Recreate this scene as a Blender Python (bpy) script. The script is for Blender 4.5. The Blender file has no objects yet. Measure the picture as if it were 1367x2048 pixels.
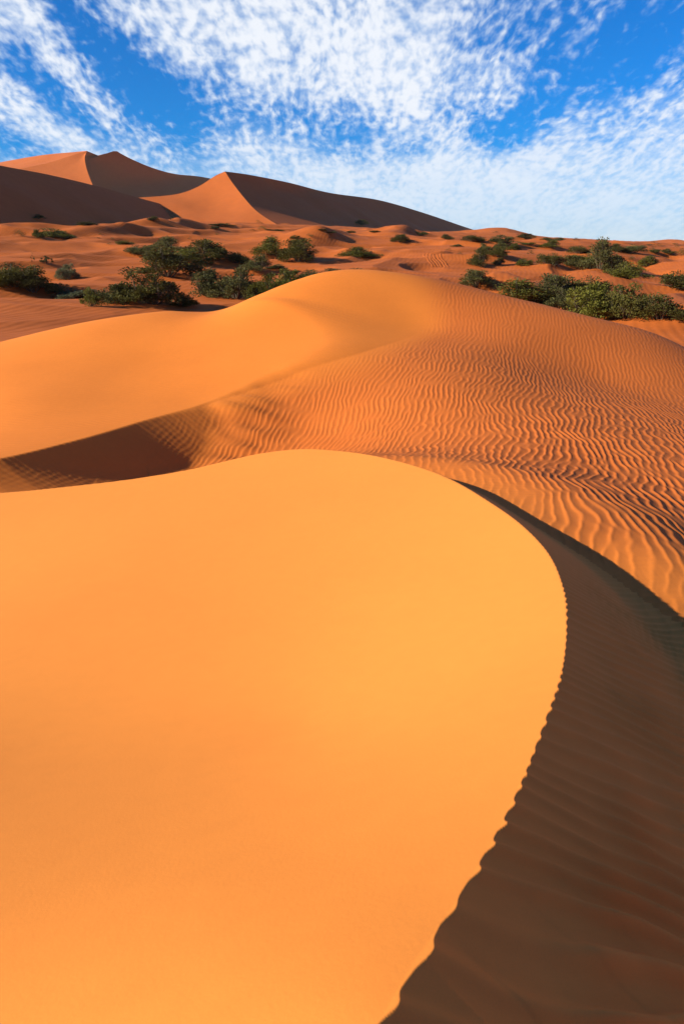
import bpy, math, random
import numpy as np

# ------------------------------------------------------------------ camera, world, sun, exposure
SC = bpy.context.scene
CZ = 8.0                       # height of the lens above the datum
F = 1365.0                     # focal length in photo pixels (24 mm on 36 mm)
PITCH = math.radians(21.5)
CP, SP = math.cos(PITCH), math.sin(PITCH)
cam_d = bpy.data.cameras.new("camera")
cam = bpy.data.objects.new("camera", cam_d)
SC.collection.objects.link(cam)
cam.location = (0, 0, CZ)
cam.rotation_euler = (math.radians(90) - PITCH, 0, 0)
cam_d.sensor_fit = 'VERTICAL'
cam_d.sensor_height = 36
cam_d.sensor_width = 24
cam_d.lens = 24
cam_d.clip_start = 0.05
cam_d.clip_end = 12000
cam_d.dof.use_dof = True
cam_d.dof.focus_distance = 14
cam_d.dof.aperture_fstop = 5.0
SC.camera = cam

SUN_EL = math.radians(22.5)
SUN_AZ = math.radians(17)      # the sun stands on the left, this much behind the lens
SDIR = (-math.cos(SUN_AZ) * math.cos(SUN_EL), -math.sin(SUN_AZ) * math.cos(SUN_EL), math.sin(SUN_EL))
sun_d = bpy.data.lights.new("sun", 'SUN')
sun_d.energy = 5.0
sun_d.angle = math.radians(0.6)
sun_d.color = (1.0, 1.0, 0.68)
sun = bpy.data.objects.new("sun", sun_d)
SC.collection.objects.link(sun)
from mathutils import Vector
sun.rotation_euler = Vector(SDIR).to_track_quat('Z', 'Y').to_euler()
SC.view_settings.view_transform = 'Standard'
SC.view_settings.look = 'None'
SC.view_settings.gamma = 1
SC.view_settings.exposure = 1.0


def pix_dir(u, v):
    """world direction of a point of the picture (photo pixels)"""
    a = (u - 683.5) / F
    b = (1024 - v) / F
    return np.array([a, CP + b * SP, -SP + b * CP])


def azel(u, v):
    d = pix_dir(u, v)
    d = d / np.linalg.norm(d)
    return math.atan2(d[0], d[1]), math.asin(d[2])


class NT:
    """tiny helper to write node graphs as expressions"""
    def __init__(s, tree):
        s.t = tree
        s.n = tree.nodes
        s.l = tree.links

    def node(s, kind, **kw):
        n = s.n.new(kind)
        for k, v in kw.items():
            setattr(n, k, v)
        return n

    def put(s, sock, val):
        if isinstance(val, bpy.types.NodeSocket):
            s.l.new(val, sock)
        elif val is not None:
            if hasattr(sock.default_value, '__len__') and not hasattr(val, '__len__'):
                sock.default_value = [val] * len(sock.default_value)
            else:
                sock.default_value = val

    def m(s, op, a, b=None, c=None, clamp=False):
        n = s.n.new('ShaderNodeMath')
        n.operation = op
        n.use_clamp = clamp
        s.put(n.inputs[0], a)
        s.put(n.inputs[1], b)
        s.put(n.inputs[2], c)
        return n.outputs[0]

    def xyz(s, x, y, z=0.0):
        n = s.n.new('ShaderNodeCombineXYZ')
        s.put(n.inputs[0], x); s.put(n.inputs[1], y); s.put(n.inputs[2], z)
        return n.outputs[0]

    def noise(s, vec, scale, detail=3, rough=0.5, dist=0.0, lac=2.0):
        n = s.n.new('ShaderNodeTexNoise')
        s.put(n.inputs['Vector'], vec)
        n.inputs['Scale'].default_value = scale
        n.inputs['Detail'].default_value = detail
        n.inputs['Roughness'].default_value = rough
        n.inputs['Lacunarity'].default_value = lac
        n.inputs['Distortion'].default_value = dist
        return n.outputs['Fac']

    def smooth(s, v, a, b, lo=0.0, hi=1.0):
        n = s.n.new('ShaderNodeMapRange')
        n.interpolation_type = 'SMOOTHSTEP'
        s.put(n.inputs['Value'], v)
        n.inputs['From Min'].default_value = a
        n.inputs['From Max'].default_value = b
        n.inputs['To Min'].default_value = lo
        n.inputs['To Max'].default_value = hi
        return n.outputs[0]

    def mix(s, f, a, b, mode='MIX'):
        n = s.n.new('ShaderNodeMix')
        n.data_type = 'RGBA'
        n.blend_type = mode
        s.put(n.inputs[0], f)
        s.put(n.inputs[6], a if isinstance(a, bpy.types.NodeSocket) else (*a, 1))
        s.put(n.inputs[7], b if isinstance(b, bpy.types.NodeSocket) else (*b, 1))
        return n.outputs[2]


def build_world():
    w = bpy.data.worlds.new("World")
    SC.world = w
    w.use_nodes = True
    t = w.node_tree
    t.nodes.clear()
    g = NT(t)
    out = g.node('ShaderNodeOutputWorld')
    bg = g.node('ShaderNodeBackground')
    bg.inputs['Strength'].default_value = 0.12
    sky = g.node('ShaderNodeTexSky')
    sky.sky_type = 'NISHITA'
    sky.sun_disc = False
    sky.sun_elevation = SUN_EL
    sky.sun_rotation = math.atan2(SDIR[0], SDIR[1])
    sky.altitude = 700
    sky.air_density = 1.0
    sky.dust_density = 0.3
    sky.ozone_density = 3.0
    tc = g.node('ShaderNodeTexCoord')
    sep = g.node('ShaderNodeSeparateXYZ')
    t.links.new(tc.outputs['Generated'], sep.inputs[0])
    x, y, z = sep.outputs
    az = g.m('ARCTAN2', x, y)
    zc = g.m('MAXIMUM', z, 0.0)
    den = g.m('ADD', zc, 0.33)
    px = g.m('DIVIDE', x, den)
    py = g.m('DIVIDE', y, den)
    # gentle warp so that the cloud streets are not ruler straight
    base = g.xyz(px, g.m('MULTIPLY', py, 0.50), 0.0)
    wn = g.node('ShaderNodeTexNoise')
    wn.inputs['Scale'].default_value = 3.5
    wn.inputs['Detail'].default_value = 3
    t.links.new(base, wn.inputs['Vector'])
    va = g.node('ShaderNodeVectorMath', operation='MULTIPLY_ADD')
    t.links.new(wn.outputs['Color'], va.inputs[0])
    va.inputs[1].default_value = (0.10, 0.06, 0.0)
    t.links.new(base, va.inputs[2])
    wb = va.outputs[0]
    # coverage : blobs placed by azimuth and elevation
    blobs = [  # u, v, half-width, half-height, angle(deg, picture), weight
        (235, 120, 150, 34, 48, -1.25), (130, 215, 95, 26, 35, -1.0), (330, 185, 70, 30, 15, -0.8),
        (30, 105, 34, 22, 0, -0.6), (120, 38, 60, 20, 55, -.35), (440, 100, 40, 22, 70, -.45),
        (560, 235, 190, 30, 3, -.75), (700, 285, 80, 28, 0, -.7), (950, 80, 55, 85, 5, -.55),
        (1230, 90, 120, 60, -25, -1.0), (1330, 60, 60, 90, 0, -.45), (980, 265, 50, 36, 20, -.85),
        (1050, 235, 40, 20, -40, -.8), (1080, 80, 60, 60, -30, -.5), (20, 280, 70, 22, 25, -.7),
        (830, 310, 18, 16, 0, -.5), (1150, 175, 120, 30, -25, -.35),
        (760, 200, 210, 120, -8, .55), (420, 60, 130, 60, 40, .55), (110, 120, 110, 30, 35, .35),
        (60, 190, 90, 30, 30, .5), (60, 20, 70, 40, 0, .35), (120, 265, 110, 22, 22, .5),
        (1060, 390, 330, 110, -6, .55), (640, 30, 150, 60, 0, .3), (1000, 160, 60, 70, 0, .15),
    ]
    cov = None
    for (u, v, a, b, ang, wt) in blobs:
        A0, E0 = azel(u, v)
        ca, sa = math.cos(math.radians(-ang)), math.sin(math.radians(-ang))
        dx = g.m('SUBTRACT', az, A0)
        dy = g.m('SUBTRACT', z, math.sin(E0))
        p = g.m('MULTIPLY_ADD', dx, ca * F / a, g.m('MULTIPLY', dy, sa * F / a))
        q = g.m('MULTIPLY_ADD', dx, -sa * F / b, g.m('MULTIPLY', dy, ca * F / b))
        r2 = g.m('MULTIPLY_ADD', p, p, g.m('MULTIPLY', q, q))
        e = g.m('EXPONENT', g.m('MULTIPLY', r2, -0.7))
        cov = g.m('MULTIPLY', e, wt) if cov is None else g.m('MULTIPLY_ADD', e, wt, cov)
    # grains of altocumulus, patchy streets, and a smooth veil
    grain = g.noise(wb, 50.0, 2, 0.5, 0.1)
    clump = g.noise(wb, 17.0, 2, 0.5, 0.2)
    sv = g.node('ShaderNodeVectorMath', operation='MULTIPLY')
    t.links.new(wb, sv.inputs[0]); sv.inputs[1].default_value = (1.0, 0.30, 1.0)
    street = g.noise(sv.outputs[0], 15.0, 2, 0.5, 0.0)
    big = g.noise(wb, 3.2, 3, 0.55)
    veil = g.noise(g.xyz(g.m('MULTIPLY', px, 0.9), g.m('MULTIPLY', py, 1.5), 4.0), 3.0, 5, 0.55, 0.6)
    s = g.m('MULTIPLY_ADD', grain, 2.7, -1.35)
    s = g.m('MULTIPLY_ADD', clump, 1.5, g.m('ADD', s, -0.75))
    s = g.m('MULTIPLY_ADD', street, 1.5, g.m('ADD', s, -0.75))
    s = g.m('MULTIPLY_ADD', big, 0.7, g.m('ADD', s, -0.35))
    s = g.m('ADD', s, g.m('MULTIPLY_ADD', cov, 0.85, 0.20))
    dens = g.m('MULTIPLY', g.smooth(s, -0.65, 1.1), 0.93)
    # low in the sky the grains dissolve into a smooth veil
    low = g.smooth(z, 0.0, 0.16, 1.0, 0.0)
    vs = g.m('MULTIPLY_ADD', veil, 1.5, g.m('MULTIPLY_ADD', cov, 0.55, -0.80))
    vs = g.m('MULTIPLY_ADD', low, 0.95, vs)
    vdens = g.m('MULTIPLY', g.smooth(vs, -0.25, 1.0), 0.78)
    keep = g.m('SUBTRACT', 1.0, g.m('MULTIPLY', low, 0.58))
    dens = g.m('MULTIPLY', dens, keep)
    alpha = g.m('SUBTRACT', 1.0, g.m('MULTIPLY', g.m('SUBTRACT', 1.0, dens), g.m('SUBTRACT', 1.0, vdens)), clamp=True)
    # clouds thin out overhead and behind; their unseen spread is shaped to set shadow brightness
    win = g.m('MULTIPLY', g.smooth(g.m('ABSOLUTE', g.m('SUBTRACT', az, 0.35)), 1.6, 2.3, 1.0, 0.0), g.smooth(z, 0.32, 0.6, 1.0, 0.0))
    alpha = g.m('MULTIPLY', alpha, win)
    blue = g.mix(1.0, sky.outputs[0], (0.03, 0.30, 0.61), 'MULTIPLY')
    ccol = g.mix(dens, (2.35, 3.1, 4.0), (3.95, 4.05, 4.25))
    col = g.mix(alpha, blue, ccol)
    t.links.new(col, bg.inputs['Color'])
    t.links.new(bg.outputs[0], out.inputs[0])


build_world()

# ------------------------------------------------------------------ numeric helpers
rng = np.random.default_rng(7)


def perlin(x, y, seed=0):
    r = np.random.default_rng(seed)
    ang = r.random((256, 256)).astype(np.float32) * 2 * np.pi
    gx, gy = np.cos(ang), np.sin(ang)
    xi = np.floor(x).astype(np.int64); yi = np.floor(y).astype(np.int64)
    fx = x - xi; fy = y - yi
    xi &= 255; yi &= 255
    x1 = (xi + 1) & 255; y1 = (yi + 1) & 255
    def d(a, b, p, q):
        return gx[a, b] * p + gy[a, b] * q
    sx = fx * fx * fx * (fx * (fx * 6 - 15) + 10)
    sy = fy * fy * fy * (fy * (fy * 6 - 15) + 10)
    a = d(xi, yi, fx, fy); b = d(x1, yi, fx - 1, fy)
    c = d(xi, y1, fx, fy - 1); e = d(x1, y1, fx - 1, fy - 1)
    return (a + sx * (b - a)) * (1 - sy) + (c + sx * (e - c)) * sy


def sstep(x, a, b):
    t = np.clip((x - a) / (b - a), 0, 1)
    return t * t * (3 - 2 * t)


def smin(a, b, k):
    h = np.maximum(k - np.abs(a - b), 0) / k
    return np.minimum(a, b) - h * h * k * 0.25


def smax(a, b, k):
    return -smin(-a, -b, k)


class TPS:
    def __init__(s, P, val, reg=0.0):
        P = np.asarray(P, float); val = np.asarray(val, float)
        n = len(P)
        d2 = ((P[:, None] - P[None]) ** 2).sum(-1)
        K = 0.5 * d2 * np.log(d2 + 1e-9) + reg * np.eye(n)
        Q = np.c_[np.ones(n), P]
        M = np.block([[K, Q], [Q.T, np.zeros((3, 3))]])
        s.P = P
        s.w = np.linalg.solve(M, np.r_[val, 0, 0, 0])

    def __call__(s, x, y):
        n = len(s.P)
        o = s.w[n] + s.w[n + 1] * x + s.w[n + 2] * y
        for i in range(n):
            d2 = (x - s.P[i, 0]) ** 2 + (y - s.P[i, 1]) ** 2
            o = o + s.w[i] * 0.5 * d2 * np.log(d2 + 1e-9)
        return o


def atY(u, v, Y):
    """point seen at picture (u,v), Y metres ahead"""
    d = pix_dir(u, v)
    return d * (Y / d[1])


def atZ(u, v, Z):
    d = pix_dir(u, v)
    return d * (Z / d[2])


def catmull(P, step):
    P = np.asarray(P, float)
    Q = np.vstack([2 * P[0] - P[1], P, 2 * P[-1] - P[-2]])
    out = []
    for i in range(1, len(Q) - 2):
        n = max(2, int(np.linalg.norm(Q[i + 1] - Q[i]) / step))
        t = (np.arange(n) / n)[:, None]
        a, b, c, d = Q[i - 1], Q[i], Q[i + 1], Q[i + 2]
        out.append(0.5 * (2 * b + (c - a) * t + (2 * a - 5 * b + 4 * c - d) * t ** 2 + (3 * b - 3 * c + d - a) * t ** 3))
    out.append(P[-1:])
    return np.vstack(out)


# ------------------------------------------------------------------ near dune (crest curve, windward and slip face)
crest_px = [(754, 2048, -1.40), (880, 1850, -1.50), (1000, 1650, -1.66), (1085, 1450, -1.86), (1122, 1340, -1.99),
            (1131, 1250, -2.10), (1124, 1175, -2.20), (1094, 1105, -2.31), (1040, 1048, -2.42), (980, 1005, -2.52),
            (900, 958, -2.62), (820, 929, -2.70), (740, 910, -2.77), (670, 901, -2.82), (600, 898, -2.86),
            (520, 907, -2.92), (440, 925, -2.98), (370, 941, -3.02), (250, 960, -3.08), (100, 977, -3.14), (0, 986, -3.18)]
crestA = [(-4.2, -9, -2.2), (-2.3, -4.4, -1.6), (-1.1, -1.7, -1.38), (-0.42, -0.15, -1.35)] + [tuple(atZ(*c)) for c in crest_px]
e = np.array(crestA[-1])
crestA += [(e[0] - 2.5, e[1] - 0.25, e[2] - 0.12), (e[0] - 7, e[1] + 0.3, e[2] - 0.5), (e[0] - 14, e[1] + 2.5, e[2] - 1.2)]
CA = catmull(crestA, 0.16)

wp = [tuple(p) for p in crestA[:-1]]
wp += [(-1.1, 0.4, -1.62), (-2.4, 0.5, -1.72), (-4.5, 0.5, -2.1), (-0.1, 1.6, -1.80), (-1.2, 1.6, -1.97), (-2.6, 1.6, -2.08),
       (-0.2, 3.0, -2.41), (-1.7, 3.0, -2.56), (-3.5, 3.0, -2.64), (0.2, 4.6, -2.62), (-1.5, 4.6, -2.82), (-3.2, 4.6, -2.92),
       (-2.2, 6.6, -2.98), (-5.0, 5.5, -3.2), (-4.6, -3, -2.4), (-7, -5, -3.1), (-8, 5, -3.6), (-11, 3, -4.0), (-12, 7, -4.2)]
wp = np.array(wp)
TW = TPS(wp[:, :2], wp[:, 2], 0.004)


def nearA(x, y):
    """returns height, and the mask of slip face"""
    best = np.full(x.shape, 1e18)
    sgn = np.zeros_like(x); zc = np.zeros_like(x); arc = np.zeros_like(x)
    acc = 0.0
    for i in range(len(CA) - 1):
        ax, ay, azz = CA[i]; bx, by, bz = CA[i + 1]
        dx, dy = bx - ax, by - ay
        L2 = dx * dx + dy * dy
        t = np.clip(((x - ax) * dx + (y - ay) * dy) / L2, 0, 1)
        qx = x - ax - t * dx; qy = y - ay - t * dy
        d2 = qx * qx + qy * qy
        k = d2 < best
        best[k] = d2[k]
        L = math.sqrt(L2)
        # right of travel (outside of the lobe) is positive
        sgn[k] = (dy * (x - ax) - dx * (y - ay))[k]
        zc[k] = (azz + t * (bz - azz))[k]
        arc[k] = (acc + t * L)[k]
        acc += L
    s = np.sqrt(best) * np.sign(sgn)
    W = TW(x, y)
    W = W + 0.10 * np.maximum(s, 0)
    # ripples across the slip face, running down it
    wv = perlin(x * 1.1, y * 1.1, 5) * 0.16 + perlin(x * 4, y * 4, 6) * 0.018
    qq = 0.99 * y - 0.16 * x + wv
    aa = np.linspace(-30, 40, 7000)
    lam = 0.110 - 0.020 * sstep(aa, 1.0, 3.2)
    gg = np.cumsum(1 / lam) * (aa[1] - aa[0])
    ph = np.interp(qq, aa, gg) * 2 * np.pi
    ph = ph + 0.5 * np.sin(ph * 0.21 + 1.0) + 0.4 * np.sin(ph * 0.087)
    prof = (0.5 + 0.5 * np.cos(ph)) ** 2.4
    fade = sstep(s, 3.2, 0.2) * (0.25 + 0.75 * sstep(y, 5.4, 3.4))
    amp = 0.0115 * (1 + 1.5 * sstep(s, 0.05, 0.5)) * (1 + 0.7 * sstep(y, 2.6, 1.2)) * fade * np.clip(0.85 + 0.8 * perlin(x * 1.7, y * 1.7, 9) + 0.5 * perlin(x * 5, y * 5, 10), 0.55, 1.5)
    lee = zc - 0.60 * s + 0.02 * np.minimum(s, 3) ** 2 * (s > 0) + amp * prof
    return np.minimum(W, lee), s, lee < W


# ------------------------------------------------------------------ middle dune : lit left face L and rippled right face R
Lc = [(0, 690, 25), (130, 660, 25.5), (270, 634, 25.5), (340, 624, 25.2), (430, 630, 24.6), (500, 606, 24.4), (570, 577, 25.3),
      (640, 555, 26.3), (720, 543, 27.5), (800, 546, 28.5), (-250, 760, 26),
      (-120, 937, 10.8), (0, 917, 11.5), (150, 881, 13.0), (290, 841, 14.8), (400, 812, 16.0), (600, 735, 17.9), (740, 684, 19.4), (850, 625, 22.5),
      (0, 800, 16.8), (300, 720, 20.0), (500, 690, 20.5), (650, 630, 22.5), (-300, 900, 15)]
Lp = np.array([atY(*c) for c in Lc])
back = []
for (u, v, Y, dY, dz) in [(0, 690, 25, 5, 2.4), (270, 634, 25.5, 5, 2.4), (430, 630, 24.6, 5, 2.2), (570, 577, 25.3, 5, 2.2),
                          (720, 543, 27.5, 6, 2.4), (800, 546, 28.5, 6, 2.4), (-250, 760, 26, 5, 2.4)]:
    p = atY(u, v, Y)
    q = p * (Y + dY) / Y
    back.append((q[0], q[1], p[2] - dz))
Lall = np.vstack([Lp, back, [(6, 17, -1.2), (8, 24, -0.2), (2, 12.5, -3.0)]])
TL = TPS(Lall[:, :2], Lall[:, 2], 0.02)
Rc = [(800, 546, 28.5), (720, 543, 29.5), (900, 566, 28.0), (1000, 594, 27), (1100, 618, 26.5), (1200, 646, 25.8), (1300, 684, 26), (1367, 716, 25.3), (1500, 770, 23),
      (850, 625, 22.5), (740, 684, 19.4), (600, 735, 17.9), (520, 772, 17.2),
      (1000, 750, 17.4), (1200, 760, 19.0), (1367, 820, 16.8), (800, 800, 15.6), (600, 850, 15.7), (1000, 900, 11.2), (1200, 950, 9.6),
      (1367, 1000, 8.5), (1367, 1150, 5.65), (1200, 1120, 5.7), (1367, 1215, 5.0), (1000, 1000, 7.0), (1045, 1040, 6.3), (930, 972, 7.6), (700, 905, 13.5),
      (1500, 1250, 5.2), (1600, 1000, 9.0)]
Rp = np.array([atY(*c) for c in Rc])
backr = []
for (u, v, Y, dY, dz) in [(900, 566, 27.5, 6, 2.6), (1000, 594, 26, 6, 2.6), (1200, 646, 23.8, 6, 2.6), (1367, 716, 21.0, 6, 2.4), (1500, 770, 19.5, 6, 2.2)]:
    p = atY(u, v, Y)
    q = p * (Y + dY) / Y
    backr.append((q[0], q[1], p[2] - dz))
floor = [(-6.6, 12.6, -4.55), (-5.8, 14.3, -4.5), (-5.2, 15.6, -4.2), (-4.6, 13.6, -4.56), (-5.6, 12.4, -4.55), (-3.5, 15.3, -4.18), (-3.1, 14.0, -4.5), (-3.2, 12.8, -4.52), (-1.7, 14.3, -4.40), (-3.12, 16.25, -3.58), (-4.2, 17.2, -3.50), (-2.4, 16.8, -3.40), (-3.2, 17.6, -3.3), (-3, 24, -0.2), (-8, 24, 0.0), (-6, 21, -1.0), (-1, 27.5, 0.3),
         (-7.5, 10.5, -4.6), (-9, 15, -4.7), (-10, 11, -4.7), (-7, 18, -4.4)]
Rall = np.vstack([Rp, backr, floor])
CB = catmull([atY(-300, 965, 9.6), atY(-120, 937, 10.8), atY(0, 917, 11.5), atY(150, 881, 13.0), atY(290, 841, 14.8), atY(400, 812, 16.0), atY(520, 772, 17.2), atY(600, 735, 17.9), atY(740, 684, 19.4), atY(850, 625, 22.5), atY(860, 560, 27.5), atY(860, 520, 34)], 0.3)
CBL = np.r_[0, np.cumsum(np.linalg.norm(np.diff(CB[:, :2], axis=0), axis=1))]
LIP_END = CBL[np.argmin(np.linalg.norm(CB - atY(150, 881, 13.0), axis=1))]

LIP_END = CBL[np.argmin(np.linalg.norm(CB - atY(400, 812, 16.0), axis=1))]
ARC_A = CBL[np.argmin(np.linalg.norm(CB - atY(600, 735, 17.9), axis=1))]
ARC_B = CBL[np.argmin(np.linalg.norm(CB - atY(850, 625, 22.5), axis=1))]


def lip(x, y):
    best = np.full(x.shape, 1e18); sg = np.zeros_like(x); zc = np.zeros_like(x); ar = np.zeros_like(x)
    for i in range(len(CB) - 1):
        ax, ay, a0 = CB[i]; bx, by, b0 = CB[i + 1]
        dx, dy = bx - ax, by - ay
        t = np.clip(((x - ax) * dx + (y - ay) * dy) / (dx * dx + dy * dy), 0, 1)
        d2 = (x - ax - t * dx) ** 2 + (y - ay - t * dy) ** 2
        k = d2 < best
        best[k] = d2[k]; sg[k] = (dy * (x - ax) - dx * (y - ay))[k]; zc[k] = (a0 + t * (b0 - a0))[k]
        ar[k] = (CBL[i] + t * math.hypot(dx, dy))[k]
    sd = np.sqrt(best) * np.sign(sg)
    return zc - 0.56 * sd - 2.2 * sstep(ar, LIP_END - 0.2, LIP_END + 4.5), sd * sstep(ar, ARC_B, ARC_A)

TR = TPS(Rall[:, :2], Rall[:, 2], 0.02)

# ripple field from band-passed noise: a complex wave with natural forks
NR, DX = 2048, 0.020
K0 = 1 / 0.126
f1 = np.fft.fftfreq(NR, DX)
KX, KY = np.meshgrid(f1, f1, indexing='ij')
al = math.radians(-14)          # ripple crests run away from the lens, leaning right
cx, cy = math.cos(al), math.sin(al)
kp = KX * cx + KY * cy; kq = -KX * cy + KY * cx
filt = np.exp(-((kp - K0) / (0.15 * K0)) ** 2 - (kq / (0.16 * K0)) ** 2)
RF = np.fft.ifft2(np.fft.fft2(rng.standard_normal((NR, NR))) * filt)
RF /= np.abs(RF).mean()


def bil(field, x, y):
    gx = x / DX; gy = y / DX
    xi = np.floor(gx).astype(int); yi = np.floor(gy).astype(int)
    fx = gx - xi; fy = gy - yi
    xi %= NR; yi %= NR
    x1 = (xi + 1) % NR; y1 = (yi + 1) % NR
    return (field[xi, yi] * (1 - fx) * (1 - fy) + field[x1, yi] * fx * (1 - fy) + field[xi, y1] * (1 - fx) * fy + field[x1, y1] * fx * fy)


def midB(x, y):
    L = TL(x, y); R = TR(x, y)
    r = np.hypot(x, y)
    k = 0.015 + 0.75 * sstep(x + 0.15 * (y - 16), -4.6, 2.0) + 2.2 * sstep(y, 17.5, 26)
    lp = np.full(x.shape, -99.0)
    sd = np.zeros(x.shape)
    q = (x < 9) & (y > 6)
    if q.any():
        lp[q], sd[q] = lip(x[q], y[q])
    R0 = R
    R = R + (0.09 * perlin(x * .55 + 3, y * 1.9, 81) + 0.05 * perlin(x * 1.3, y * 3.4, 82)) * sstep(x, 0.5, -2.5)
    R = smax(R, lp, 0.15) + 0.6 * np.maximum(-sd, 0)
    B = smin(L, R, k)
    m = sstep(L - R, -0.15, 0.45) * (0.35 + 0.65 * sstep(x + 0.1 * y, -4, 1)) * (1 - 0.5 * sstep(lp - R0, -0.05, 0.15))
    wx = perlin(x * .55, y * .3, 21) * .30 + perlin(x * 1.9, y * 1.3, 22) * .09 + perlin(x * 5.0, y * 3.4, 24) * .04
    wy = perlin(x * .5, y * .5, 23) * .5
    c = bil(RF, x + wx + 20, y + wy + 20)
    ph = np.angle(c)
    prof = np.cos(ph) + 0.30 * np.cos(2 * ph + 0.8) + 0.08 * np.cos(3 * ph + 1.5)
    am = np.clip(np.abs(c) / 0.8, 0, 1)
    patch = 0.95 + 0.2 * perlin(x * .4, y * .4, 31)
    foot = 0.15 + 0.85 * sstep(y - 0.30 * np.abs(x - 4.4), 4.6, 6.2)
    B = B + 0.0084 * prof * am * m * patch * (0.45 + 0.55 * sstep(r, 24, 13)) * (0.25 + 0.75 * foot)
    # faint fine ripples on the smooth face
    ph2 = (x * 0.35 + y * 0.94 + perlin(x * .8, y * .8, 41) * .25) / 0.13 * 2 * np.pi
    B = B + 0.0016 * np.sin(ph2) * (1 - m) * sstep(r, 26, 14)
    B = B - 0.25 * np.maximum(x - 13, 0) - 0.25 * np.maximum(-x - 15, 0) - 0.5 * np.maximum(y - 36, 0) - 2.0 * np.maximum(3.2 - y, 0)
    B = B + 0.55 * np.exp(-((x - 2.2) / 5.0) ** 2 - ((y - 27.5) / 4.5) ** 2)
    B = B + 0.05 * perlin(x * .3, y * .3, 51) * sstep(r, 12, 18)
    global RIPPLE_DIM
    RIPPLE_DIM = m * foot
    return B


# ------------------------------------------------------------------ open country between the dunes
Vc = {24: (708, 720, 725, 725, 722), 30: (672, 690, 705, 705, 700), 45: (612, 626, 640, 630, 628), 70: (568, 582, 580, 578, 590),
      110: (522, 532, 530, 528, 548), 180: (474, 484, 490, 497, 515), 300: (440, 452, 462, 479, 501), 600: (434, 447, 458, 470, 492),
      1100: (450, 460, 468, 476, 489), 3000: (476, 478, 480, 482, 487)}
vp, vv = [], []
for Y, row in Vc.items():
    for u, v in zip((0, 300, 600, 900, 1367), row):
        p = atY(u, v, Y)
        r = math.hypot(p[0], p[1])
        vp.append((math.atan2(p[0], p[1]) * 3.0, math.log(r)))
        vv.append(p[2] / r)
TV = TPS(vp, vv, 0.002)
A42 = math.radians(42)
MOUNDS = []     # (x, y, rx, ry, height, turn)


def mound(u, v, Y, wpx, ry, h, turn=0.0):
    p = atY(u, v, Y)
    MOUNDS.append((p[0], p[1], wpx / F * Y, ry, h, math.radians(turn)))


mound(1010, 545, 62, 70, 5, 1.25, -10)
mound(1360, 640, 38, 150, 4, 1.0, -10)
mound(60, 600, 46, 190, 6, 0.75, -15)
mound(455, 600, 33, 50, 2.5, 1.0, 0)
mound(640, 480, 150, 60, 16, 2.6, -15)
mound(800, 470, 190, 50, 18, 2.8, -15)
mound(235, 455, 165, 45, 16, 2.6, -20)
mound(330, 447, 200, 60, 20, 3.0, -20)
mound(30, 440, 150, 70, 20, 2.0, -20)
mound(430, 500, 95, 60, 8, 1.3, -15)
mound(1200, 555, 75, 90, 8, 0.9, -10)
mound(1000, 468, 420, 70, 50, 4.0, -10)
mound(1360, 492, 520, 40, 40, 3.2, -10)


def openV(x, y):
    r = np.hypot(x, y)
    az = np.arctan2(x, y)
    a = np.abs(az)
    ae = np.where(a > A42, A42 * (math.pi - a) / (math.pi - A42), a) * np.sign(az)
    rr = np.clip(r, 26, 3200)
    e = TV(ae * 3.0, np.log(rr))
    z = e * rr
    # wind-blown undulation, long axis across the view, steeper on the right-hand side
    def und(sc, seed, sharp):
        u_ = (x * 0.80 + y * 0.60) / sc; v_ = (-x * 0.60 + y * 0.80) / sc
        n = perlin(u_ * 0.6 + 0.5 * perlin(u_, v_, seed + 3), v_ * 1.15 + 50, seed)
        rdg = 1 - np.abs(n) * 2.4
        return sharp * rdg + (1 - sharp) * n
    amp = sstep(r, 24, 60)
    z = z + amp * (2.3 * und(17, 61, 0.4) + 1.05 * und(7.5, 62, 0.35)) * sstep(r, 500, 250)
    z = z + sstep(r, 70, 160) * (4.2 * und(46, 63, 0.45)) * sstep(r, 900, 500)
    z = z + sstep(r, 200, 600) * (2.2 * und(160, 64, 0.4)) * sstep(r, 2600, 1400)
    z = z - 0.5 * amp - 1.6 * sstep(r, 27, 20)
    for (mx, my, rx, ry, h, tn) in MOUNDS:
        dx = x - mx; dy = y - my
        p = (dx * math.cos(tn) + dy * math.sin(tn)) / rx
        q = (-dx * math.sin(tn) + dy * math.cos(tn)) / ry
        p = np.where(p > 0, p * 1.5, p)          # lee side is shorter
        z = z + h * np.exp(-(p * p + q * q))
    return z


def terrain(x, y):
    r = np.hypot(x, y)
    h = np.full(x.shape, -1e3)
    lab = np.full(x.shape, 2, np.int8)
    V = openV(x, y)
    h = V.copy()
    ripple_dim = np.zeros(x.shape)
    k = (r < 46)
    if k.any():
        B = midB(x[k], y[k])
        lab[k] = np.where(B > h[k], 1, 2)
        ripple_dim[k] = RIPPLE_DIM
        h[k] = smax(h[k], B, 0.12)
    k = (r < 24)
    if k.any():
        A, s, _ = nearA(x[k], y[k])
        A = A - 0.35 * np.maximum(r[k] - 15, 0)
        h[k] -= 1.5 * np.maximum(-s - 0.25, 0)
        lab[k] = np.where(A > h[k], 0, lab[k])
        h[k] = smax(h[k], A, 0.02 + 1.25 * sstep(s, 0.3, 1.8))
    return h, lab, ripple_dim


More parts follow.
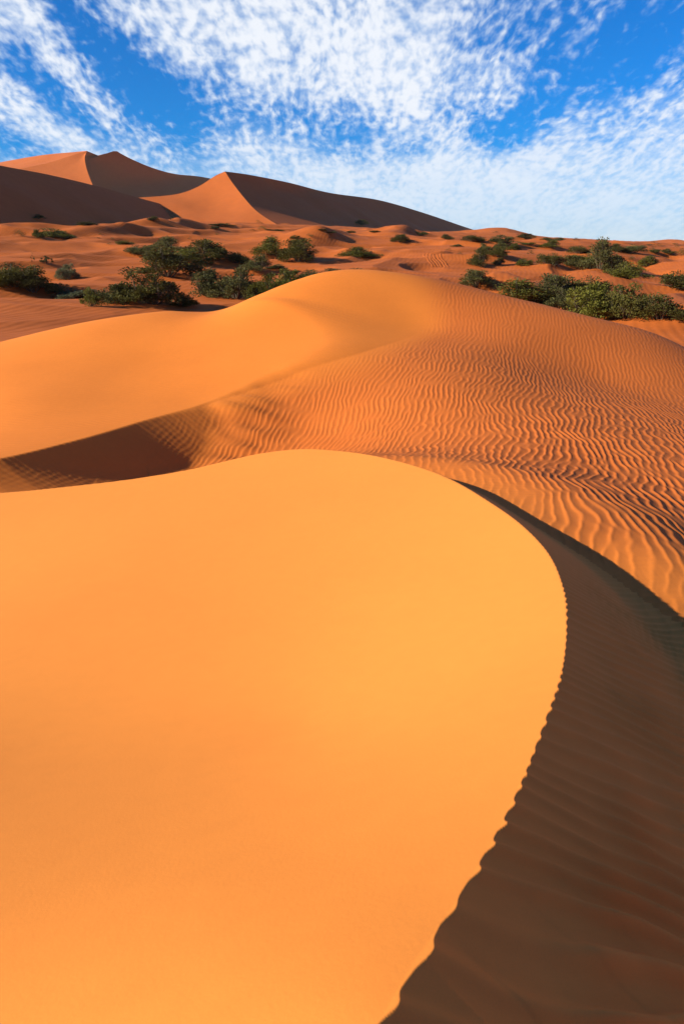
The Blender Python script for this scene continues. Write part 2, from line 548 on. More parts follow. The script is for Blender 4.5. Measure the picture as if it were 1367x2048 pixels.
# ------------------------------------------------------------------ materials
def sand_material(name, c1, c2, fine=True, bump=0.17, wave=0.0, ripple_dim=None):
    m = bpy.data.materials.new(name)
    m.use_nodes = True
    t = m.node_tree
    g = NT(t)
    b = t.nodes['Principled BSDF']
    b.inputs['Roughness'].default_value = 0.9
    b.inputs['Specular IOR Level'].default_value = 0.12
    geo = g.node('ShaderNodeNewGeometry')
    P = geo.outputs['Position']
    n1 = g.noise(P, 0.35, 4, 0.6)
    n2 = g.noise(P, 9.0, 3, 0.6)
    f = g.m('MULTIPLY_ADD', n2, 0.35, g.m('MULTIPLY', n1, 0.65), clamp=True)
    f = g.smooth(f, 0.3, 0.7)
    col = g.mix(f, c1, c2)
    if fine:
        gr = g.noise(P, 420.0, 2, 0.7)
        col = g.mix(g.smooth(gr, 0.35, 0.65, 0.0, 1.0), col, g.mix(1.0, col, (1.12, 1.10, 1.08), 'MULTIPLY'))
    if ripple_dim:  # grazing-light dimming of the rippled face, multiplied into its base colour
        an = g.node('ShaderNodeAttribute')
        an.attribute_name = 'ripple_dim'
        col = g.mix(an.outputs['Fac'], col, g.mix(1.0, col, ripple_dim, 'MULTIPLY'))
        an2 = g.node('ShaderNodeAttribute')
        an2.attribute_name = 'golden'
        col = g.mix(an2.outputs['Fac'], col, (0.70, 0.205, 0.037))
    t.links.new(col, b.inputs['Base Color'])
    if bump > 0:
        bn = g.node('ShaderNodeBump')
        bn.inputs['Strength'].default_value = bump
        bn.inputs['Distance'].default_value = 0.004
        hgt = g.noise(P, 60.0, 4, 0.65)
        t.links.new(hgt, bn.inputs['Height'])
        t.links.new(bn.outputs[0], b.inputs['Normal'])
        if wave > 0:     # rippled sand too fine or too far to be modelled
            mp = g.node('ShaderNodeMapping')
            t.links.new(P, mp.inputs[0])
            mp.inputs['Rotation'].default_value = (0, 0, 0.25)
            wv = g.node('ShaderNodeTexWave')
            t.links.new(mp.outputs[0], wv.inputs[0])
            wv.inputs['Scale'].default_value = 0.55
            wv.inputs['Distortion'].default_value = 9.0
            wv.inputs['Detail'].default_value = 3
            wv.inputs['Detail Scale'].default_value = 0.35
            b2 = g.node('ShaderNodeBump')
            b2.inputs['Strength'].default_value = wave
            b2.inputs['Distance'].default_value = 0.05
            t.links.new(wv.outputs['Fac'], b2.inputs['Height'])
            t.links.new(bn.outputs[0], b2.inputs['Normal'])
            t.links.new(b2.outputs[0], b.inputs['Normal'])
    return m


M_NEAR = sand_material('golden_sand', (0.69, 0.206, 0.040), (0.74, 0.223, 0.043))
M_MID = sand_material('orange_sand', (0.56, 0.145, 0.023), (0.62, 0.162, 0.026), ripple_dim=(0.72, 0.63, 0.78))
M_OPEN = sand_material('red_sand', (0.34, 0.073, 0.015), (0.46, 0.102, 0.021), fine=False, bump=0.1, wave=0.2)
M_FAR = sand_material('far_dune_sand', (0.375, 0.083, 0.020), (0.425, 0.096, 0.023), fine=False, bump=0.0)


def mesh_from(name, V, Fq, mat, smooth=True):
    me = bpy.data.meshes.new(name)
    V = np.asarray(V, np.float32); Fq = np.asarray(Fq, np.int32)
    k = Fq.shape[1]
    me.vertices.add(len(V)); me.vertices.foreach_set('co', V.ravel())
    me.loops.add(Fq.size); me.loops.foreach_set('vertex_index', Fq.ravel())
    me.polygons.add(len(Fq))
    me.polygons.foreach_set('loop_start', np.arange(0, Fq.size, k, dtype=np.int32))
    me.polygons.foreach_set('loop_total', np.full(len(Fq), k, np.int32))
    if smooth:
        me.polygons.foreach_set('use_smooth', np.ones(len(Fq), bool))
    me.materials.append(mat)
    me.update(calc_edges=True)
    o = bpy.data.objects.new(name, me)
    SC.collection.objects.link(o)
    return o


# polar sheet centred under the lens
az_f = np.radians(np.arange(-43, 43.001, 0.07))
az_c = np.radians(np.arange(44, 316.1, 2.0))
AZ = np.r_[az_f, az_c]
rr = [0.30]
while rr[-1] < 4200:
    r = rr[-1]
    rr.append(r * (1 + (0.0055 if r < 8 else 0.0026 if r < 31 else 0.006 if r < 300 else 0.012)))
RR = np.array(rr)
GR, GA = np.meshgrid(RR, AZ, indexing='ij')
GX = GR * np.sin(GA); GY = GR * np.cos(GA)
GZ, LAB, CO = terrain(GX.ravel(), GY.ravel())
nr, na = GX.shape
VV = np.c_[GX.ravel(), GY.ravel(), GZ + CZ]
ctr = np.array([[0, 0, VV[:na, 2].mean()]])
VV = np.vstack([VV, ctr])
i, j = np.meshgrid(np.arange(nr - 1), np.arange(na), indexing='ij')
j2 = (j + 1) % na
Q = np.stack([i * na + j, i * na + j2, (i + 1) * na + j2, (i + 1) * na + j], -1).reshape(-1, 4)
FL = LAB[Q].astype(int).min(1)
print('terrain', nr, na, len(Q))
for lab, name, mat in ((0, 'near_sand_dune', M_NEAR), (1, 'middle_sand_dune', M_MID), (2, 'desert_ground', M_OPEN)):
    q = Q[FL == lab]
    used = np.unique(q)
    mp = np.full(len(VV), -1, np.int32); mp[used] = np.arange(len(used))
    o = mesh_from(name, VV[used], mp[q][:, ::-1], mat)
    o['kind'] = 'structure'
    if lab == 1:     # rippled face coloured darker and browner, standing in for weaker grazing sun
        at = o.data.attributes.new('ripple_dim', 'FLOAT', 'POINT')
        at.data.foreach_set('value', np.r_[CO, 0].astype(np.float32)[used])
        ft = 0.12 - 0.12 * sstep(VV[used, 1] - 0.35 * np.abs(VV[used, 0] - 4.4), 6.4, 8.2)
        at = o.data.attributes.new('golden', 'FLOAT', 'POINT')
        at.data.foreach_set('value', (ft * (VV[used, 0] > 0)).astype(np.float32))
# small cap under the tripod
cap = np.vstack([VV[:na], ctr])
capf = np.stack([np.arange(na), (np.arange(na) + 1) % na, np.full(na, na)], -1)
o = mesh_from('sand_patch', cap, capf[:, ::-1], M_NEAR); o['kind'] = 'structure'


# ------------------------------------------------------------------ the great dunes far behind
def resample(P, n):
    C = catmull(P, np.linalg.norm(np.diff(np.array(P), axis=0), axis=1).sum() / (n * 3))
    d = np.r_[0, np.cumsum(np.linalg.norm(np.diff(C, axis=0), axis=1))]
    t = np.linspace(0, d[-1], n)
    return np.stack([np.interp(t, d, C[:, k]) for k in range(3)], -1)


def ruled(c1, c2, n, m, sag=0.0):
    A = resample(c1, n); B = resample(c2, n)
    t = np.linspace(0, 1, m)[None, :, None]
    S = A[:, None] * (1 - t) + B[:, None] * t
    S[..., 2] -= sag * np.sin(np.pi * t[..., 0]) * (np.linspace(0, 1, n)[:, None] ** .7)
    return S


def big_dune(name, patches):
    """patches: grids (n,m,3) in lens coordinates; all in one mesh"""
    Vs, Fs, o = [], [], 0
    for S in patches:
        n, m, _ = S.shape
        P = S.copy()
        P[..., 2] += CZ
        w = np.hypot(P[..., 0], P[..., 1])
        inner = np.sin(np.pi * np.linspace(0, 1, m))[None, :] * np.ones((n, 1))
        P[..., 2] += inner * (perlin(P[..., 0] / 28, P[..., 1] / 28, 71) * 1.6 + perlin(P[..., 0] / 9, P[..., 1] / 9, 72) * 0.3)
        i, j = np.meshgrid(np.arange(n - 1), np.arange(m - 1), indexing='ij')
        q = np.stack([i * m + j, i * m + j + 1, (i + 1) * m + j + 1, (i + 1) * m + j], -1).reshape(-1, 4)
        # make every face look up
        a, b, c = P.reshape(-1, 3)[q[:, 0]], P.reshape(-1, 3)[q[:, 1]], P.reshape(-1, 3)[q[:, 2]]
        if np.cross(b - a, c - a)[:, 2].sum() < 0:
            q = q[:, ::-1]
        Vs.append(P.reshape(-1, 3)); Fs.append(q + o); o += n * m
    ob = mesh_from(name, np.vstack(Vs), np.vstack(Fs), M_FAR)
    ob['kind'] = 'structure'
    return ob


def P_(L):
    return [atY(*c) for c in L]


def offset(L, nx, ny, dist, drop):
    return [np.array(p) + np.array([nx * dist, ny * dist, -drop]) for p in L]


# star dune with its lit left face (middle of the skyline)
pk = (450, 343, 350)
ridgeR = P_([pk, (500, 350, 372), (580, 366, 420), (660, 386, 480), (760, 401, 580), (850, 427, 680), (965, 465, 820), (1060, 484, 900)])
ridgeF = P_([pk, (465, 366, 343), (490, 398, 330), (515, 424, 316), (555, 450, 300), (600, 475, 285)])
ridgeL = P_([pk, (430, 352, 349), (395, 374, 345), (350, 389, 340), (270, 396, 333), (180, 402, 328)])
backL = offset(P_([pk, (430, 352, 349), (395, 374, 345), (350, 389, 340), (270, 396, 333), (180, 402, 328)]), -0.2, 0.98, 120, 45)
backR = offset(ridgeR, -0.5, 0.86, 120, 50)
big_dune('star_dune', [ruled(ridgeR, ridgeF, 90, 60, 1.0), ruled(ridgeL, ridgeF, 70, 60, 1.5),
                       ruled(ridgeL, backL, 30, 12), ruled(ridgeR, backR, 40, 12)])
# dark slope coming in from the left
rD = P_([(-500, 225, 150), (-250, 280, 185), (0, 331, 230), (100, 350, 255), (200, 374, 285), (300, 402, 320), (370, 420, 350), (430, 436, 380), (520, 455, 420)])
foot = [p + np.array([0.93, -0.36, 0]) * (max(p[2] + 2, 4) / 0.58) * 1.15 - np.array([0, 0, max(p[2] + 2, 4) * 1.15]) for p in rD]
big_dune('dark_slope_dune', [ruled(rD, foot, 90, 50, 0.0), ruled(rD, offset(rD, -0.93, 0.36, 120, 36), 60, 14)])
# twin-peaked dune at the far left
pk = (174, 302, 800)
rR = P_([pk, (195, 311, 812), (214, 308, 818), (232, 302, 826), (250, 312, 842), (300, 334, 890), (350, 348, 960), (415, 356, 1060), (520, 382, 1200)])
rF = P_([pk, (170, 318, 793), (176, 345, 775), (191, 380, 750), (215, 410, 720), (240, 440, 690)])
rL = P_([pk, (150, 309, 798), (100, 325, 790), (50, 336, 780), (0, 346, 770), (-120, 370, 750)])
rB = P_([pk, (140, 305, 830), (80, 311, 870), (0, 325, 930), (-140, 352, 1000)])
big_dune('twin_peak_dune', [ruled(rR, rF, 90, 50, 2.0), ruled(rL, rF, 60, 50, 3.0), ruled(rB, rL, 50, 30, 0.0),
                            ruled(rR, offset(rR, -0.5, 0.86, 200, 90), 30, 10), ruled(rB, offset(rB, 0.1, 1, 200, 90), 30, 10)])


# ------------------------------------------------------------------ shrubs
def foliage_material(name, dark, light):
    m = bpy.data.materials.new(name)
    m.use_nodes = True
    g = NT(m.node_tree)
    b = m.node_tree.nodes['Principled BSDF']
    b.inputs['Roughness'].default_value = 0.75
    b.inputs['Specular IOR Level'].default_value = 0.2
    tc = g.node('ShaderNodeTexCoord')
    n = g.noise(tc.outputs['Object'], 5.0, 3, 0.6)
    oi = g.node('ShaderNodeObjectInfo')
    f = g.smooth(g.m('ADD', n, g.m('MULTIPLY_ADD', oi.outputs['Random'], 0.2, -0.1)), 0.36, 0.66)
    col = g.mix(f, dark, light)
    m.node_tree.links.new(col, b.inputs['Base Color'])
    tr = g.node('ShaderNodeBsdfTranslucent')
    m.node_tree.links.new(col, tr.inputs['Color'])
    mx = g.node('ShaderNodeMixShader')
    mx.inputs[0].default_value = 0.25
    m.node_tree.links.new(b.outputs[0], mx.inputs[1])
    m.node_tree.links.new(tr.outputs[0], mx.inputs[2])
    m.node_tree.links.new(mx.outputs[0], m.node_tree.nodes['Material Output'].inputs['Surface'])
    return m


FM = {
    'dark': foliage_material('dark_green_leaves', (0.050, 0.038, 0.009), (0.090, 0.072, 0.015)),
    'green': foliage_material('green_leaves', (0.072, 0.062, 0.010), (0.125, 0.108, 0.017)),
    'olive': foliage_material('olive_brown_leaves', (0.060, 0.052, 0.018), (0.115, 0.095, 0.030)),
    'grey': foliage_material('grey_green_leaves', (0.085, 0.085, 0.045), (0.14, 0.13, 0.07)),
}
M_WOOD = bpy.data.materials.new('dry_wood')
M_WOOD.use_nodes = True
_g = NT(M_WOOD.node_tree)
_tc = _g.node('ShaderNodeTexCoord')
_c = _g.mix(_g.noise(_tc.outputs['Object'], 14.0, 3, 0.6), (0.05, 0.033, 0.022), (0.14, 0.095, 0.06))
M_WOOD.node_tree.links.new(_c, M_WOOD.node_tree.nodes['Principled BSDF'].inputs['Base Color'])
M_WOOD.node_tree.nodes['Principled BSDF'].inputs['Roughness'].default_value = 0.85


def tube(Vs, Fs, pts, r0, r1, sides=5):
    base = sum(len(v) for v in Vs)
    pts = np.asarray(pts, float)
    n = len(pts)
    rings = []
    for k in range(n):
        d = pts[min(k + 1, n - 1)] - pts[max(k - 1, 0)]
        d /= np.linalg.norm(d) + 1e-9
        a = np.cross(d, (0.3, 1, 0.2)); a /= np.linalg.norm(a) + 1e-9
        b = np.cross(d, a)
        r = r0 + (r1 - r0) * k / (n - 1)
        t = np.arange(sides) / sides * 2 * np.pi
        rings.append(pts[k] + r * (np.cos(t)[:, None] * a + np.sin(t)[:, None] * b))
    Vs.append(np.vstack(rings))
    for k in range(n - 1):
        for q in range(sides):
            q2 = (q + 1) % sides
            Fs.append((base + k * sides + q, base + k * sides + q2, base + (k + 1) * sides + q2, base + (k + 1) * sides + q))


def shrub_meshes(kind, seed, nl):
    """unit shrub: about one wide and one tall; returns (foliage verts, quads, stem verts, quads)"""
    r = np.random.default_rng(seed)
    if kind == 'round':
        nc, cr, lo = 46, 0.115, 0.10
    elif kind == 'feathery':
        nc, cr, lo = 40, 0.085, 0.12
    elif kind == 'spread':
        nc, cr, lo = 50, 0.095, 0.05
    else:
        nc, cr, lo = 16, 0.075, 0.25
    pa = r.random(6) * 6.28
    C = []
    while len(C) < nc:
        th = r.random() * 2 * np.pi
        lump = 1 + 0.16 * np.sin(2 * th + pa[0]) + 0.13 * np.sin(3 * th + pa[1]) + 0.08 * np.sin(5 * th + pa[2])
        rad = math.sqrt(r.random())
        x, y = 0.40 * rad * lump * math.cos(th), 0.40 * rad * lump * math.sin(th)
        prof = math.sqrt(max(0, 1 - (rad * 0.95) ** 2))
        top = 0.86 * prof * (1 + 0.20 * math.sin(7 * x + pa[3]) + 0.16 * math.sin(9 * y + pa[4]) + 0.12 * math.sin(17 * x + pa[5]))
        if kind == 'feathery':
            top *= 0.75 + 0.5 * r.random()
        if kind == 'spread':
            top *= 0.72 + 0.35 * math.sin(11 * x + pa[3])
        z = lo + max(0.02, (top - lo)) * (r.random() ** 0.45)
        C.append((x, y, z))
    C = np.array(C)
    per = nl // nc
    V = []
    for c in C:
        sx = cr * (0.7 + 0.6 * r.random())
        dirv = r.standard_normal((per, 3)); dirv /= np.linalg.norm(dirv, axis=1)[:, None]
        rd = r.random(per) ** 0.45
        st = np.array([1, 1, 1.0 if kind != 'feathery' else 1.5])
        P = c + dirv * rd[:, None] * sx * 1.35 * st
        P[:, 2] = np.maximum(P[:, 2], 0.0)
        up = dirv * 0.7 + np.array([0, 0, 0.75 if kind != 'feathery' else 1.3]) + r.standard_normal((per, 3)) * 0.4
        up /= np.linalg.norm(up, axis=1)[:, None]
        sd = np.cross(up, r.standard_normal((per, 3))); sd /= np.linalg.norm(sd, axis=1)[:, None]
        L = (0.030 + 0.030 * r.random(per))[:, None] * (1.25 if kind == 'feathery' else 1)
        Wd = L * (0.30 if kind != 'feathery' else 0.20)
        V.append(np.stack([P, P + up * L * 0.5 + sd * Wd, P + up * L, P + up * L * 0.5 - sd * Wd], 1).reshape(-1, 3))
    V = np.vstack(V)
    Fq = np.arange(len(V)).reshape(-1, 4)
    SV, SF = [], []
    order = np.argsort(-C[:, 2])[: (16 if kind != 'twiggy' else 16)]
    for k in order:
        c = C[k]
        b = np.array([c[0] * 0.12, c[1] * 0.12, -0.06])
        mid = b * 0.45 + c * 0.55 + np.array([c[0] * 0.15, c[1] * 0.15, -0.06]) + r.standard_normal(3) * 0.02
        tube(SV, SF, [b, b * 0.7 + mid * 0.3 + r.standard_normal(3) * 0.012, mid, c, c + (c - mid) * 0.35], 0.016, 0.003)
        for q in range(3):
            e = c + r.standard_normal(3) * np.array([0.08, 0.08, 0.06])
            tube(SV, SF, [mid, (mid + e) / 2 + r.standard_normal(3) * 0.01, e], 0.007, 0.002, 4)
    return V, Fq, np.vstack(SV), np.array(SF)


def raw_mesh(name, V, Fq, mat, smooth=False):
    o = mesh_from(name, V, Fq, mat, smooth)
    me = o.data
    bpy.data.objects.remove(o)
    me.name = name
    return me


PROTO = {}


def proto(kind, shade, var, small):
    key = (kind, shade, var, small)
    if key not in PROTO:
        V, Fq, SV, SF = shrub_meshes(kind, 100 + var * 7 + len(kind) * 13, (2600 if kind == 'twiggy' else 6500) if not small else 900)
        if small:
            V[..., :] = V
        PROTO[key] = (raw_mesh('foliage', V, Fq, FM[shade]), raw_mesh('stem', SV, SF, M_WOOD, True))
    return PROTO[key]


YS = np.geomspace(27, 2600, 9000)


def ground_hit(u, v):
    d = pix_dir(u, v)
    X = d[0] / d[1] * YS; Z = d[2] / d[1] * YS
    h = openV(X, YS.copy())
    k = np.nonzero(Z < h)[0]
    i = k[0] if len(k) else len(YS) - 1
    if YS[i] < 45:
        i2 = i
    return np.array([X[i], YS[i], h[i]])


from mathutils.bvhtree import BVHTree
_bv = []
for nm in ('star_dune', 'dark_slope_dune', 'twin_peak_dune'):
    me = bpy.data.objects[nm].data
    _bv.append(BVHTree.FromPolygons([tuple(v.co) for v in me.vertices], [tuple(p.vertices) for p in me.polygons]))


def hit_any(u, v):
    p = ground_hit(u, v)
    best = np.linalg.norm(p)
    d = Vector(pix_dir(u, v)).normalized()
    for b in _bv:
        loc, nrm, idx, dist = b.ray_cast(Vector((0, 0, CZ)), d)
        if loc is not None and dist < best:
            best = dist
            p = np.array([loc.x, loc.y, loc.z - CZ])
    return p


# u, v of the foot, width, height (photo pixels), kind, shade, label
SHRUBS = [
    (42, 474, 17, 19, 'round', 'dark', 'small dark upright shrub on pale dune at far left, by two low green ones'),
    (77, 476, 20, 15, 'round', 'green', 'compact round green shrub between the small upright and the long low one at left'),
    (112, 475, 53, 21, 'spread', 'green', 'long low green shrub on a pale dune crest under the dark left slope'),
    (150, 476, 9, 6, 'round', 'olive', 'tiny brownish tuft just right of the long low green shrub at left'),
    (77, 437, 22, 8, 'spread', 'dark', 'faint dark shrub at the foot of the shadowed left dune slope, leftmost there'),
    (173, 450, 26, 8, 'spread', 'dark', 'flat dark shrub at the foot of the shadowed slope, second from the left'),
    (306, 441, 18, 10, 'round', 'dark', 'small dark shrub on the shadowed slope foot behind a lit sand mound'),
    (344, 441, 8, 6, 'round', 'dark', 'tiny dark dot of a shrub at the end of the shadowed slope foot'),
    (249, 489, 27, 10, 'spread', 'green', 'small flat bright green shrub alone on lit sand above the left thicket'),
    (276, 509, 46, 21, 'round', 'olive', 'low brownish shrub left of the rounded dark crown at the top of the left thicket'),
    (330, 502, 54, 26, 'round', 'olive', 'rounded dark olive shrub on a sand ledge, left of the roundest black-green bush'),
    (417, 520, 72, 43, 'round', 'dark', 'roundest black-green bush at the upper right of the left thicket'),
    (303, 522, 26, 28, 'feathery', 'olive', 'narrow brownish upright shrub at the left edge of the left thicket'),
    (337, 552, 105, 50, 'round', 'dark', 'wide dark bush in the middle of the left thicket'),
    (368, 532, 74, 36, 'round', 'green', 'mid green bush below the roundest black-green one in the left thicket'),
    (22, 572, 84, 50, 'round', 'dark', 'big dark bush cut by the left edge of the picture'),
    (70, 583, 66, 36, 'round', 'dark', 'dark bush sloping down to the right, beside the big one at the left edge'),
    (108, 586, 28, 16, 'spread', 'dark', 'low dark shoots at the right end of the left-edge bushes'),
    (135, 559, 37, 29, 'feathery', 'grey', 'pale grey-green rounded shrub standing alone on rippled sand at left'),
    (67, 527, 9, 19, 'twiggy', 'olive', 'thin upright dry twig, left one of a pair on the sand'),
    (95, 529, 20, 20, 'twiggy', 'olive', 'bushy dry clump, right one of a pair on the sand'),
    (152, 596, 84, 24, 'spread', 'grey', 'long low greyish bush behind the rippled sand tongue at left'),
    (185, 613, 33, 38, 'feathery', 'green', 'upright green shrub standing nearest on the rippled sand at left'),
    (236, 605, 84, 38, 'feathery', 'olive', 'wide olive bush between the nearest upright shrub and the big dark thicket'),
    (305, 608, 116, 62, 'feathery', 'dark', 'tall dark feathery bush, largest of the left valley, above the smooth lit crest'),
    (367, 611, 54, 22, 'spread', 'green', 'low bright green shrub at the right foot of the tall dark feathery bush'),
    (280, 547, 20, 7, 'twiggy', 'olive', 'tiny dry twig on shaded sand left of the thicket'),
    (441, 451, 40, 6, 'spread', 'green', 'thin green strip of shrub below the lit face of the star dune, upper of two'),
    (429, 457, 20, 6, 'spread', 'dark', 'thin dark shrub just below the green strip under the star dune'),
    (425, 594, 68, 58, 'feathery', 'olive', 'brown-green bush in the middle of the valley, left of its twin'),
    (474, 597, 76, 62, 'feathery', 'olive', 'brown-green bush in the middle of the valley, right of its twin'),
    (541, 510, 52, 34, 'round', 'green', 'tree-like green bush with bare stems left of the darkest bush on the sand mound'),
    (594, 523, 74, 48, 'round', 'dark', 'darkest tall bush on top of the sand mound left of centre'),
    (474, 526, 46, 26, 'round', 'dark', 'dark rounded shrub halfway between the black-green bush and the mound'),
    (514, 541, 54, 30, 'round', 'olive', 'brownish shrub on the shaded left flank of the mound'),
    (551, 537, 34, 11, 'spread', 'olive', 'flat brown shrub on the shaded slope under the darkest mound bush'),
    (531, 602, 62, 55, 'feathery', 'green', 'bright green leafy bush touching the smooth crest in the middle of the valley'),
    (583, 588, 70, 50, 'feathery', 'green', 'green bush climbing along the smooth crest, right of the bright leafy one'),
    (632, 566, 74, 34, 'spread', 'olive', 'low olive scrub peeping over the smooth crest, left of the dune top'),
    (690, 553, 70, 24, 'spread', 'olive', 'low olive scrub peeping over the smooth crest, nearest the dune top'),
    (714, 515, 60, 20, 'round', 'green', 'solitary wide green bush on bare sand right above the middle dune top'),
    (799, 484, 34, 16, 'round', 'dark', 'dark shrub slanting on the lee of a low dune right of the solitary bush'),
    (840, 470, 24, 9, 'spread', 'dark', 'small flat shrub under the long dark slope of the star dune'),
    (893, 479, 22, 10, 'round', 'dark', 'small dark rounded shrub left of the crowd below the skyline'),
    (699, 466, 22, 6, 'spread', 'dark', 'flat dark shrub at the foot of the long dark slope, second of four'),
    (660, 466, 20, 5, 'spread', 'dark', 'flat dark shrub at the foot of the long dark slope, leftmost and lower of four'),
    (645, 461, 18, 4, 'spread', 'dark', 'thin dark streak of a shrub at the dark slope foot, upper left of four'),
    (748, 464, 20, 4, 'spread', 'dark', 'flat dark shrub at the foot of the long dark slope, rightmost of four'),
    (622, 474, 10, 7, 'round', 'olive', 'tiny round shrub on lit sand behind the darkest mound bush'),
    (591, 477, 18, 7, 'spread', 'green', 'small green shrub on lit sand just above the darkest mound bush'),
    (525, 460, 17, 8, 'round', 'green', 'small green shrub at the lower tip of the lit dune face'),
    (549, 462, 28, 5, 'spread', 'dark', 'long thin dark shrub right of the lit dune face tip'),
    (517, 447, 12, 7, 'round', 'dark', 'tiny dark shrub up on the lit dune face near its tip'),
    (721, 450, 20, 11, 'round', 'dark', 'single dark shrub on the shadowed slope of the star dune'),
    (946, 483, 41, 15, 'round', 'dark', 'dark rounded bush close under the end of the long dark slope'),
    (1003, 486, 50, 16, 'spread', 'olive', 'wide brownish bush under the low skyline dune'),
    (1049, 477, 26, 10, 'round', 'dark', 'dark shrub on the crest of the low skyline dune'),
    (1104, 482, 34, 9, 'spread', 'olive', 'flat brown shrub on the right shoulder of the low skyline dune'),
    (991, 466, 10, 4, 'round', 'dark', 'tiny dark dot of a shrub on the skyline where the long slope ends'),
    (1151, 481, 12, 6, 'round', 'dark', 'tiny dark shrub on the skyline right of the low dune'),
    (1054, 489, 30, 6, 'spread', 'green', 'thin green shrub in the second row below the skyline dune'),
    (1099, 495, 30, 13, 'round', 'green', 'rounded green shrub on the lit flat below the skyline, left of the tall one'),
    (1026, 500, 22, 14, 'round', 'green', 'small green bush below the wide brownish one'),
    (1001, 498, 24, 15, 'feathery', 'olive', 'feathery olive bush left of the small green one below the skyline'),
    (957, 532, 34, 36, 'round', 'dark', 'tall narrow dark bush on the ridge right of the tyre tracks'),
    (994, 513, 35, 21, 'round', 'dark', 'rounded dark bush behind and right of the tall narrow dark one'),
    (969, 507, 26, 19, 'feathery', 'olive', 'small feathery bush directly behind the tall narrow dark one'),
    (996, 530, 21, 14, 'round', 'dark', 'little dark shrub in front of the rounded one, right of the tall narrow one'),
    (1060, 509, 14, 10, 'round', 'dark', 'tiny dark shrub alone on the lit rise between two bush rows'),
    (1105, 530, 41, 28, 'round', 'dark', 'dark rounded bush left of the tall tree-like one'),
    (1050, 531, 38, 14, 'spread', 'green', 'low green shrub along the crest left of the dark rounded bush'),
    (912, 493, 20, 6, 'spread', 'olive', 'faint brown shrub left of the tall narrow dark one, farther off'),
    (1159, 507, 32, 18, 'round', 'dark', 'dark bush just left of the tall tree-like one, farther off'),
    (1200, 538, 52, 54, 'round', 'olive', 'tall tree-like olive bush that breaks the skyline on the right'),
    (1146, 532, 42, 22, 'round', 'dark', 'dark low bush at the left foot of the tall tree-like one'),
    (1174, 534, 42, 30, 'round', 'green', 'green bush against the left side of the tall tree-like one'),
    (1250, 557, 68, 32, 'spread', 'green', 'wide green bush on a sand shoulder right of the tall tree-like one'),
    (1226, 545, 40, 34, 'round', 'olive', 'rounded brown-green bush against the right side of the tall tree-like one'),
    (1261, 505, 36, 18, 'round', 'olive', 'brownish bush right of the tall one, close under the skyline'),
    (1232, 502, 28, 13, 'round', 'dark', 'dark bush between the tall one and the brownish skyline bush'),
    (1292, 533, 31, 21, 'round', 'green', 'round green bush alone on lit sand near the right edge'),
    (1306, 506, 18, 9, 'round', 'dark', 'small dark shrub near the skyline, left of two above the lit right-edge dune'),
    (1332, 507, 24, 9, 'spread', 'dark', 'small dark shrub near the skyline, right of two above the lit right-edge dune'),
    (1360, 508, 16, 8, 'round', 'green', 'small green shrub cut by the right edge near the skyline'),
    (1299, 492, 14, 6, 'round', 'dark', 'tiny dark bump of a shrub on the right skyline, left of its neighbour'),
    (1317, 493, 14, 5, 'round', 'dark', 'tiny dark bump of a shrub on the right skyline, right of its neighbour'),
    (1260, 520, 11, 6, 'round', 'dark', 'tiny dark shrub on lit sand left of the lone round green bush'),
    (1350, 576, 62, 38, 'round', 'dark', 'dark bush cut by the right edge, on the shaded slope'),
    (1040, 607, 102, 46, 'round', 'green', 'bright green bush at the left end of the biggest thicket'),
    (1110, 606, 86, 60, 'round', 'olive', 'brown-green bush at the back left of the biggest thicket'),
    (1172, 602, 82, 58, 'round', 'dark', 'dark bush at the back top of the biggest thicket'),
    (1130, 626, 66, 46, 'feathery', 'olive', 'small feathery bush at the front left of the biggest thicket'),
    (1188, 636, 104, 70, 'feathery', 'green', 'pale green feathery bush at the front centre of the biggest thicket'),
    (1248, 634, 84, 62, 'feathery', 'dark', 'tall dark feathery bush at the right of the biggest thicket'),
    (1320, 637, 84, 44, 'round', 'dark', 'black-green bush with an open crown right of the biggest thicket'),
    (952, 573, 62, 36, 'round', 'olive', 'lone rounded olive bush just above the rippled crest, left of the biggest thicket'),
    (1310, 692, 14, 10, 'twiggy', 'olive', 'tiny dry tuft by the crest on the sand at the right edge'),
    (1213, 660, 20, 14, 'twiggy', 'green', 'small green tuft sticking up behind the rippled crest below the thicket'),
]
random.seed(3)
for q in range(26):
    SHRUBS.append((random.uniform(890, 1366), random.uniform(484, 524), random.uniform(7, 13), random.uniform(4, 7), 'round', random.choice(['dark', 'olive']), None))
for q in range(12):
    SHRUBS.append((random.uniform(5, 640), random.uniform(460, 505), random.uniform(5, 10), random.uniform(3, 6), 'round', random.choice(['dark', 'olive']), None))
GROUP = 'desert shrubs scattered over the sand'
for k, (u, v, w, h, kind, shade, lab) in enumerate(SHRUBS):
    p = hit_any(u, v)
    dist = np.linalg.norm(p)
    W = w / F * dist; H = h / F * dist
    small = w < 18
    fo, st = proto(kind, shade, k % 3, small)
    root = bpy.data.objects.new('shrub', None) if not small else bpy.data.objects.new('shrub', fo)
    SC.collection.objects.link(root)
    root.location = (p[0], p[1], p[2] + CZ - 0.04 * H)
    root.rotation_euler = (0, 0, random.random() * 6.28)
    root.scale = (W * 1.32, W * random.uniform(1.0, 1.35), H * 0.84)
    if lab is None:
        lab = 'tiny dark tuft, one of the specks dotting the far sand below the skyline'
    root['label'] = lab
    root['category'] = 'shrub'
    root['group'] = GROUP if 'one of the specks' not in lab else 'tiny tufts dotting the far sand'
    if small:
        continue
    f = bpy.data.objects.new('foliage', fo); f.parent = root; SC.collection.objects.link(f)
    s_ = bpy.data.objects.new('stem', st); s_.parent = root; SC.collection.objects.link(s_)

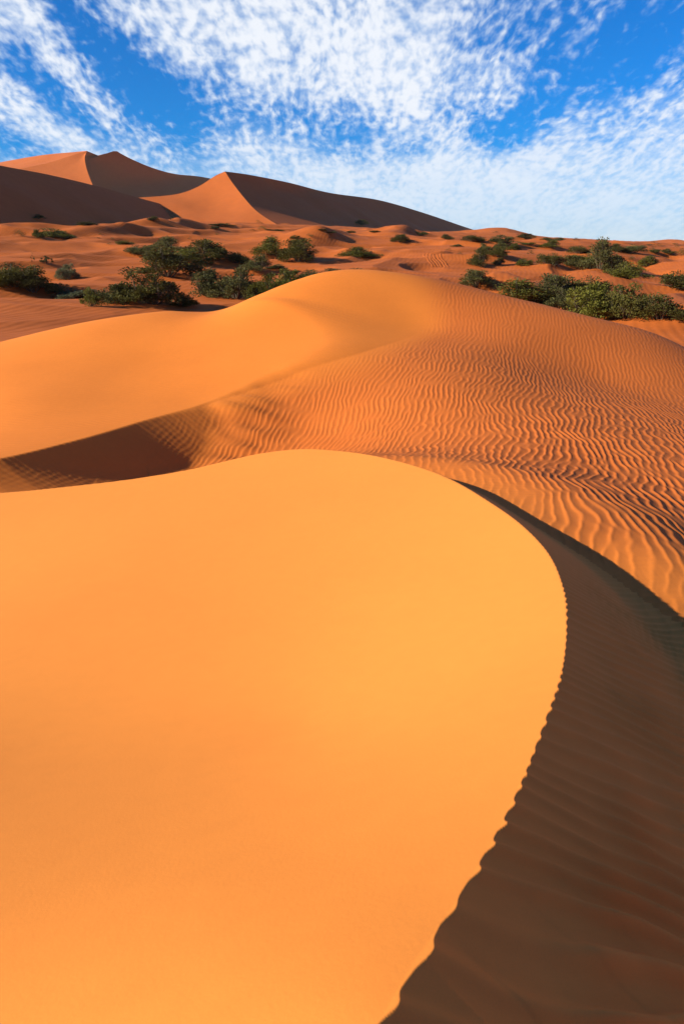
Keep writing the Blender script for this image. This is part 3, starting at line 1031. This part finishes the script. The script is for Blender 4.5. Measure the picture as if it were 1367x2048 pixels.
# ------------------------------------------------------------------ wheel ruts pressed in the sand
def rut(px, name):
    pts = [ground_hit(u, v) for u, v in px]
    C = catmull(pts, 0.8)
    z = openV(C[:, 0].copy(), C[:, 1].copy())
    d = np.gradient(C[:, :2], axis=0); d /= np.linalg.norm(d, axis=1)[:, None] + 1e-9
    nrm = np.stack([d[:, 1], -d[:, 0]], 1)
    prof = [(-0.42, -0.06), (-0.26, 0.045), (-0.14, -0.01), (0.14, -0.01), (0.26, 0.045), (0.42, -0.06)]
    V = []
    for o_, hz in prof:
        q = C[:, :2] + nrm * o_
        V.append(np.c_[q, openV(q[:, 0].copy(), q[:, 1].copy()) + CZ + hz + 0.03])
    V = np.stack(V, 1); n, m = V.shape[:2]
    i, j = np.meshgrid(np.arange(n - 1), np.arange(m - 1), indexing='ij')
    q = np.stack([i * m + j, i * m + j + 1, (i + 1) * m + j + 1, (i + 1) * m + j], -1).reshape(-1, 4)
    o = mesh_from(name, V.reshape(-1, 3), q, M_OPEN)
    o['kind'] = 'structure'


rut([(868, 534), (859, 522), (850, 512), (853, 506), (866, 504), (885, 503)], 'tyre_track')
rut([(880, 534), (871, 522), (864, 514), (864, 508), (874, 506), (890, 505)], 'tyre_track')
rut([(893, 534), (886, 524), (878, 515), (876, 509), (884, 506), (900, 505)], 'tyre_track')

# ------------------------------------------------------------------ thin dusty air
bpy.ops.mesh.primitive_cube_add(size=1, location=(0, 2400, 40))
hz = bpy.context.object
hz.name = hz.data.name = 'haze'
hz.scale = (9400, 14000, 112)
hz['kind'] = 'stuff'
hm = bpy.data.materials.new('haze')
hm.use_nodes = True
hm.node_tree.nodes.clear()
_o = hm.node_tree.nodes.new('ShaderNodeOutputMaterial')
_v = hm.node_tree.nodes.new('ShaderNodeVolumePrincipled')
_v.inputs['Color'].default_value = (0.97, 0.92, 0.90, 1)
_v.inputs['Density'].default_value = 0.00004
_v.inputs['Anisotropy'].default_value = 0.2
hm.node_tree.links.new(_v.outputs[0], _o.inputs['Volume'])
hz.data.materials.append(hm)
